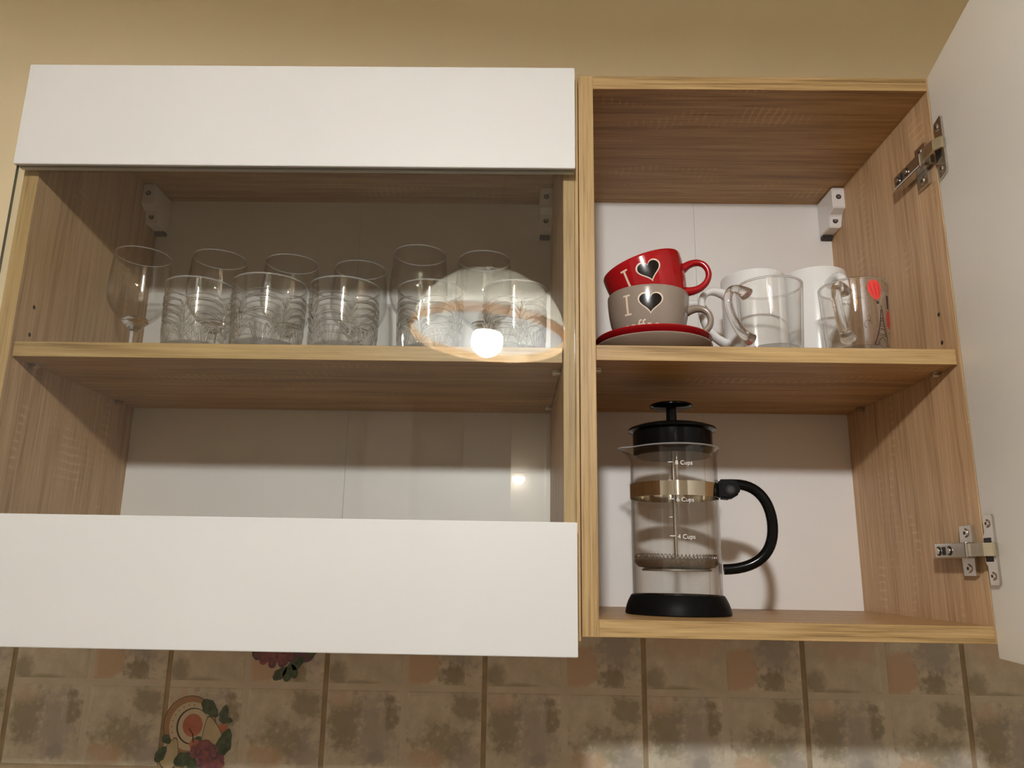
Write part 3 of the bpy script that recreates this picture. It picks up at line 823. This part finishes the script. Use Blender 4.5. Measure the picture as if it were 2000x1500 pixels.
# ---------------------------------------------------------------- cups and mugs in the right cabinet
ZR = 270.0+T
def saucer(mat, loc, label):
    bm = bmesh.new()
    pr = smooth_prof([(29, 0.0), (31, 0.6), (33, 2.5), (46, 8.0), (57, 13.5), (64.2, 18.6)], 4) + [(65.3, 19.8), (65.0, 20.8), (64.0, 20.9)] + \
         smooth_prof([(62.5, 20.2), (54, 15.2), (44, 10.6), (33, 6.6), (28, 5.4), (25, 5.0), (0, 5.0)], 4)
    lathe(bm, [(0, 1.2), (27, 1.2)] + pr, 72)
    o = link('saucer', bm, mat, None, loc, smooth=True); o['label'] = label; o['category'] = 'saucer'; return o
SX, SY = 90.5, 85
saucer(TAUPE, (SX, SY, ZR), 'taupe saucer lying on the shelf beneath the red saucer')
saucer(RED, (SX-0.3, SY, ZR+8.2), 'red saucer stacked on the taupe saucer under the cups')
CUP_O = smooth_prof([(23, 0), (24.5, 2), (25.5, 4), (32, 11), (37.5, 20), (41.5, 31), (44.2, 44), (45.6, 57), (46.0, 66)], 5)
def heart(w, h, n=64, off=0.0):
    pts = []
    for i in range(n):
        t = 2*math.pi*i/n
        x = 16*math.sin(t)**3; y = 13*math.cos(t)-5*math.cos(2*t)-2*math.cos(3*t)-math.cos(4*t)
        pts.append((x/32*w, (y+2.5)/29*h))
    return pts
def cup(mat, loc, rot, label):
    t = thing('coffee_cup', label, 'cup', loc, rot)
    bm = bmesh.new()
    inn = [(r-3.4, z) for r, z in CUP_O if z > 6]
    lathe(bm, [(0, 2), (20, 2), (21.5, 0)] + CUP_O + [(45.3, 67.6), (44.0, 67.8), (42.8, 66.6)] + inn[::-1][1:] + [(20, 5.6), (0, 5.2)], 80)
    link('body', bm, mat, t, smooth=True)
    rf = interp([p for p in CUP_O])
    ph = math.radians(76)
    d = Vector((math.sin(ph), -math.cos(ph), 0)); up = Vector((0, 0, 1))
    bm = bmesh.new()
    P = lambda r, z: d*r + up*z
    path = bez(P(42.5, 48), P(55, 54), P(68, 50), P(68.5, 37), 12) + bez(P(68.5, 37), P(69, 24), P(54, 15), P(37, 22), 12)[1:]
    n = len(path)
    side = Vector((math.cos(ph), math.sin(ph), 0))
    tube(bm, path, [4.9+2.6*abs(2*i/(n-1)-1)**3 for i in range(n)], 14, 0.72, side)
    link('handle', bm, mat, t, smooth=True)
    # print: I, heart, coffee
    bm = bmesh.new()
    g = wrap(rf, math.radians(-41), 0.30)
    for x0, x1, z0, z1 in ((-1.25, 1.25, 36, 57), (-4.2, 4.2, 56, 58), (-4.2, 4.2, 35, 37)):
        nx, nz = 3, 8
        V = [[bm.verts.new(g(x0+(x1-x0)*i/nx, z0+(z1-z0)*j/nz)) for j in range(nz+1)] for i in range(nx+1)]
        for i in range(nx):
            for j in range(nz): bm.faces.new((V[i][j], V[i+1][j], V[i+1][j+1], V[i][j+1]))
    g2 = wrap(rf, math.radians(-22), 0.30)
    put_text(bm, 'coffee', 17.5, g2, dz=17.0)
    link('lettering', bm, CREAM, t, recalc=False)
    bm = bmesh.new(); gh = wrap(rf, math.radians(-7), 0.28)
    star_fill(bm, [(x, z+46) for x, z in heart(28.0, 24.5)], gh, 6, 0)
    ho = link('heart_outline', bm, CREAM, t, smooth=True, recalc=False)
    bm = bmesh.new(); gh = wrap(rf, math.radians(-7), 0.55)
    star_fill(bm, [(x, z+46.2) for x, z in heart(24.6, 21.0)], gh, 6, 0)
    link('heart', bm, INK, t, smooth=True, recalc=False)
    return t
cup(TAUPE, (86, 85, ZR+13.4), (0, 0, 0), 'taupe coffee cup with black heart standing on the two saucers')
cup(RED, (99.4, 85, ZR+54.2), (0, math.radians(-17.5), 0), 'red coffee cup with black heart, tilted inside the taupe cup')

def mug(loc, rz, label):
    t = thing('white_mug', label, 'mug', loc, (0, 0, rz), 'tall white mugs at the back of the shelf')
    bm = bmesh.new(); H = 132
    out_ = [(33, 0), (35.4, 1.2), (36.6, 4), (37.2, 20), (37.6, 60), (38.0, 100), (38.4, 129), (38.0, 131.4), (36.6, 132), (35.2, 130.6), (34.6, 120), (34.2, 60), (33.8, 12), (31, 7), (0, 6)]
    lathe(bm, [(0, 1.5), (31, 1.5)] + out_, 64)
    link('body', bm, WCERAMIC, t, smooth=True)
    P = lambda x, z: Vector((0, -x, z))
    bm = bmesh.new()
    path = bez(P(35, 108), P(54, 118), P(69, 112), P(68, 90), 12) + bez(P(68, 90), P(67, 66), P(56, 52), P(34, 44), 12)[1:]
    n = len(path)
    tube(bm, path, [6.2+2.6*abs(2*i/(n-1)-1)**4 for i in range(n)], 14, 0.7, (1, 0, 0))
    link('handle', bm, WCERAMIC, t, smooth=True)
    return t
# handle points to local -y; rz turns it
mug((229, 151, ZR), math.radians(-82), 'tall white mug behind the plain glass mug, handle to the left')
mug((308, 156, ZR), math.radians(6), 'tall white mug behind the printed glass mug, handle turned to the front').scale = (0.97, 0.97, 1.05)
mug((113, 196, ZR), math.radians(82), 'white mug hidden behind the coffee cups, only its handle showing right')

def glass_mug(loc, rz, label, print_=False):
    t = thing('glass_mug', label, 'mug', loc, (0, 0, 0))
    H = 81; r0, r1 = 31.0, 35.6
    rr = lambda z: r0+(r1-r0)*z/H
    bm = bmesh.new()
    out_ = [(rr(z), z) for z in (3, 12, 28, 45, 62, 80)]
    inn = [(rr(z)-2.6, z) for z in (80, 62, 45, 28, 12)]
    lathe(bm, out_ + [(rr(81)-1.3, 81)] + inn, 64)
    link('body', bm, THIN, t, smooth=True, recalc=False)
    bm = bmesh.new(); lathe(bm, [(0, 6), (24, 6.4), (28.4, 8), (rr(6)-0.3, 5), (rr(2)-0.5, 2), (29, 0), (0, 0.6)], 56)
    link('base', bm, BASEG, t, smooth=True)
    bm = bmesh.new(); c = rr(80)-1.25
    lathe(bm, [(c+1.3*math.cos(a), 79.9+1.3*math.sin(a)) for a in [2*math.pi*i/8 for i in range(9)]], 64)
    link('rim', bm, BASEG, t, smooth=True)
    d = Vector((math.sin(rz), -math.cos(rz), 0)); P = lambda r, z: d*r + Vector((0, 0, z))
    bm = bmesh.new()
    path = bez(P(33.4, 66), P(48, 73), P(62, 69), P(61, 52), 12) + bez(P(61, 52), P(58, 36), P(48, 20), P(31.6, 15), 12)[1:]
    n = len(path)
    tube(bm, path, [5.0+3.2*abs(2*i/(n-1)-1)**5 for i in range(n)], 16, 0.85, (math.cos(rz), math.sin(rz), 0))
    link('handle', bm, SOLID, t, smooth=True)
    if print_:
        rf = lambda z: rr(z)
        # balloon
        bm = bmesh.new(); g = wrapz(rf, math.radians(12), 0.25)
        def ball(cx, cz, w, h, tilt):
            o = []
            for i in range(36):
                a = 2*math.pi*i/36
                x = w*math.sin(a)*(1-0.22*(1-math.cos(a))/2*1.4); z = h*math.cos(a)
                o.append((cx+x*math.cos(tilt)-z*math.sin(tilt), cz+x*math.sin(tilt)+z*math.cos(tilt)))
            return o
        star_fill(bm, ball(0, 76, 9.2, 12.5, 0.15), g, 4, 0)
        g3 = wrapz(rf, math.radians(12), 0.4)
        for k in (-1, 0, 1):
            star_fill(bm, ball(k*4.6+0.1, 76.5, 0.7, 10.0-abs(k), 0.15-k*0.12), g3, 3, 1)
        link('balloon_print', bm, [REDPRINT, REDDARK], t, smooth=True, recalc=False)
        bm = bmesh.new(); g = wrapz(rf, math.radians(24), 0.25)
        def stroke(pts, wd, ph=g):
            for (xa, za), (xb, zb) in zip(pts, pts[1:]):
                dx, dz = xb-xa, zb-za; l = math.hypot(dx, dz) or 1; nx, nz = -dz/l*wd/2, dx/l*wd/2
                bm.faces.new([bm.verts.new(ph(*q)) for q in ((xa-nx, za-nz), (xb-nx, zb-nz), (xb+nx, zb+nz), (xa+nx, za+nz))])
        # basket and ropes
        stroke([(-5, 61.5), (-4, 58.8)], 3.0); stroke([(-6.5, 64), (-5.5, 61)], 0.6); stroke([(-3, 64), (-3.8, 61)], 0.6)
        # iron tower
        stroke([(0, 57), (0.3, 51)], 0.9)
        stroke([(-0.8, 52), (-1.6, 42), (-3.2, 32), (-6, 20), (-10, 8)], 1.2)
        stroke([(0.8, 52), (1.7, 42), (3.4, 32), (6.2, 20), (10.5, 8)], 1.2)
        for z, w_ in ((42, 1.8), (38, 2.4), (34, 3.2), (32, 3.6), (28, 4.4), (22, 6.0), (20, 6.6)): stroke([(-w_, z), (w_, z)], 0.8)
        for za, zb, wa, wb in ((42, 34, 1.6, 3), (32, 22, 3.2, 5.6)):
            stroke([(-wa, za), (wb, zb)], 0.5); stroke([(wa, za), (-wb, zb)], 0.5)
        stroke([(-5.4, 8), (-4.6, 13), (-2.4, 16.5), (0, 17.6), (2.4, 16.5), (4.6, 13), (5.4, 8)], 0.8)
        stroke([(-10, 8), (-5.4, 8)], 1.0); stroke([(5.4, 8), (10.5, 8)], 1.0)
        for cx in (-16, 13):
            stroke([(cx+4*math.cos(a), 33-12*(cx > 0)+5*math.sin(a)) for a in [2*math.pi*i/10 for i in range(8)]], 0.5)
        stroke([(-15, 44), (-13, 40), (-15.5, 36)], 0.5)
        link('tower_print', bm, GREYPRINT, t, recalc=False)
        bm = bmesh.new(); g = wrapz(rf, math.radians(46), 0.25)
        stroke([(-2, 72), (-1, 55)], 4.6, g)
        f0 = len(bm.faces)
        star_fill(bm, [(0+5*math.cos(a), 42+12*math.sin(a)) for a in [2*math.pi*i/20 for i in range(20)]], g, 3, 1)
        link('second_balloon_print', bm, [GREYPRINT, REDDARK], t, recalc=False)
    return t
glass_mug((211, 45, ZR), math.radians(-62), 'plain clear glass mug between the taupe cup and the printed mug')
glass_mug((302.5, 46, ZR), math.radians(-40), 'clear glass mug printed with a red balloon and an iron tower', True)

# ---------------------------------------------------------------- french press on the bottom board
FPX, FPY = 114, 112
fp = thing('french_press', 'black and glass coffee press with raised lid standing on the cabinet bottom', 'coffee press', (FPX, FPY, T))
bm = bmesh.new()
lathe(bm, [(0, 0.0), (54.5, 0.0), (56.5, 1.2), (56.2, 3)] + smooth_prof([(56.2, 3), (54.8, 9), (52.4, 15), (49.6, 20)], 4)[1:] + [(48.4, 20.6), (47, 19), (46.5, 8), (0, 8)], 72)
link('base', bm, BLACK_MATT, fp, smooth=True)
bm = bmesh.new()
RB = 48.0
RIM_Z = 179.0
def spout(a, z):
    """pull the rim outwards into a pouring lip on the left"""
    d = (a-math.pi*1.03+math.pi) % (2*math.pi)-math.pi
    return 13*math.exp(-(d/0.22)**2)*max(0, (z-160)/19)**1.5
po = [(RB-1.4, 9.0), (RB, 12), (RB, 60), (RB, 120), (RB, 158), (RB, 165), (RB+0.3, 171), (RB+1.2, 175.5), (RB+2.6, 178.6)]
pi_ = [(RB+1.6, 179.6), (RB+0.2, 177.5), (RB-1.2, 173), (RB-1.6, 165), (RB-1.6, 120), (RB-1.6, 60), (RB-1.6, 14), (RB-4, 11), (0, 11)]
pf = [(0, 9)] + po + pi_
lathe(bm, pf, 80, disp=lambda a, k: spout(a, pf[k][1]))
link('beaker', bm, THIN, fp, smooth=True, recalc=False)
bm = bmesh.new()
rg = [(RB+2.3+0.9*math.cos(a), 179.0+0.9*math.sin(a)) for a in [2*math.pi*i/8 for i in range(9)]]
lathe(bm, rg, 80, disp=lambda a, k: spout(a, 179))
link('beaker_rim', bm, LIP, fp, smooth=True)
bm = bmesh.new(); lathe(bm, [(RB+0.3, 124), (RB+1.0, 124), (RB+1.0, 139.5), (RB+0.3, 139.5), (RB+0.3, 124)], 80)
link('steel_band', bm, STEEL, fp, smooth=True)
PH = math.radians(80)
d = Vector((math.sin(PH), -math.cos(PH), 0)); sd = Vector((math.cos(PH), math.sin(PH), 0)); P = lambda r, z: d*r + Vector((0, 0, z))
bm = bmesh.new()
tube(bm, [P(62, 139.5)] + bez(P(66, 140), P(92, 140), P(103, 118), P(103, 95), 14) + bez(P(103, 95), P(103, 66), P(86, 49), P(49.6, 48), 14)[1:], 5.0, 14, 1.15, sd)
hd = link('handle', bm, BLACK, fp, smooth=True)
bm = bmesh.new()
q = [P(48.4, 124), P(60, 123), P(70, 129), P(71, 138), P(66, 145), P(48.4, 145)]
A = [bm.verts.new(v+sd*9) for v in q]; B = [bm.verts.new(v-sd*9) for v in q]
bm.faces.new(A); bm.faces.new(B[::-1])
for k in range(6): bm.faces.new((A[k], B[k], B[(k+1) % 6], A[(k+1) % 6]))
bmesh.ops.bevel(bm, geom=list(bm.edges), offset=2.0, segments=2, affect='EDGES')
hb = link('handle_bracket', bm, BLACK_MATT, fp)
bm = bmesh.new(); c0 = P(60, 133)-sd*8.6; c0 = P(59, 133)-sd*-8.6 if False else c0
fdir = Vector((0, -1, 0))
c1 = P(60, 133); sgn = -1 if sd.y > 0 else 1
cyl(bm, c1+sd*sgn*8.8, sd*sgn, 5.2, 1.0, 20, 0); cyl(bm, c1+sd*sgn*9.8, sd*sgn, 3.4, 1.0, 6, 1)
link('bolt', bm, [BLACK, DARK], hb)
# lid, knob, rod and plunger
bm = bmesh.new()
lathe(bm, [(0, 171.5), (42.5, 171.5), (43.8, 173), (44.2, 176), (44.4, 198)] + [(47, 199.4), (49.2, 200.2), (49.6, 201.6), (48.6, 203), (40, 206), (20, 208.5), (8, 209.5), (0, 209.5)], 72)
lid = link('lid', bm, BLACK, fp, smooth=True)
bm = bmesh.new()
lathe(bm, [(0, 208), (7.5, 208.5), (6.0, 210), (5.7, 225.6), (6.4, 226.6), (22.5, 227.6), (24.4, 228.8), (24.4, 230.4), (23.2, 231.4), (0, 231.8)], 48)
link('knob', bm, BLACK, fp, smooth=True)
bm = bmesh.new(); tube(bm, [(0, 0, 58), (0, 0, 172)], 2.1, 14)
link('plunger_rod', bm, CHROME, fp, smooth=True)
bm = bmesh.new()
lathe(bm, [(0, 60), (5, 60), (6, 57), (40, 57.5), (44.5, 58.5), (46, 57), (45, 54), (41, 49.5), (34, 48.5), (6, 50), (4, 48), (0, 48)], 72)
fl = link('filter_disc', bm, MESH_STEEL, fp, smooth=True)
bm = bmesh.new(); nco = 64; pts = []
for i in range(nco*8+1):
    a = 2*math.pi*i/(nco*8); b_ = a*nco
    r = 42.5+2.3*math.cos(b_); pts.append((r*math.cos(a), r*math.sin(a), 60.6+2.3*math.sin(b_)))
tube(bm, pts, 0.42, 5, caps=False)
link('coil_spring', bm, CHROME, fl, smooth=True)
bm = bmesh.new(); lathe(bm, [(34, 48.3), (37.5, 47.4), (37.5, 45.6), (33, 45.2), (33, 47.4), (34, 48.3)], 56)
link('lower_ring', bm, MESH_STEEL, fl, smooth=True)
bm = bmesh.new()
g = wrap(lambda z: RB, math.radians(0), 0.3)
for s, z in (('8 Cups', 156.2), ('6 Cups', 117), ('4 Cups', 78.5)):
    put_text(bm, s, 6.6, g, dx=1.5, dz=z)
    bm.faces.new([bm.verts.new(g(*p)) for p in ((-15.5, z+2.4), (-10.5, z+2.4), (-10.5, z+3.2), (-15.5, z+3.2))])
for z in (137, 98):
    bm.faces.new([bm.verts.new(g(*p)) for p in ((-15.5, z+2.4), (-12.5, z+2.4), (-12.5, z+3.0), (-15.5, z+3.0))])
link('scale_print', bm, WPRINT, fp, recalc=False)
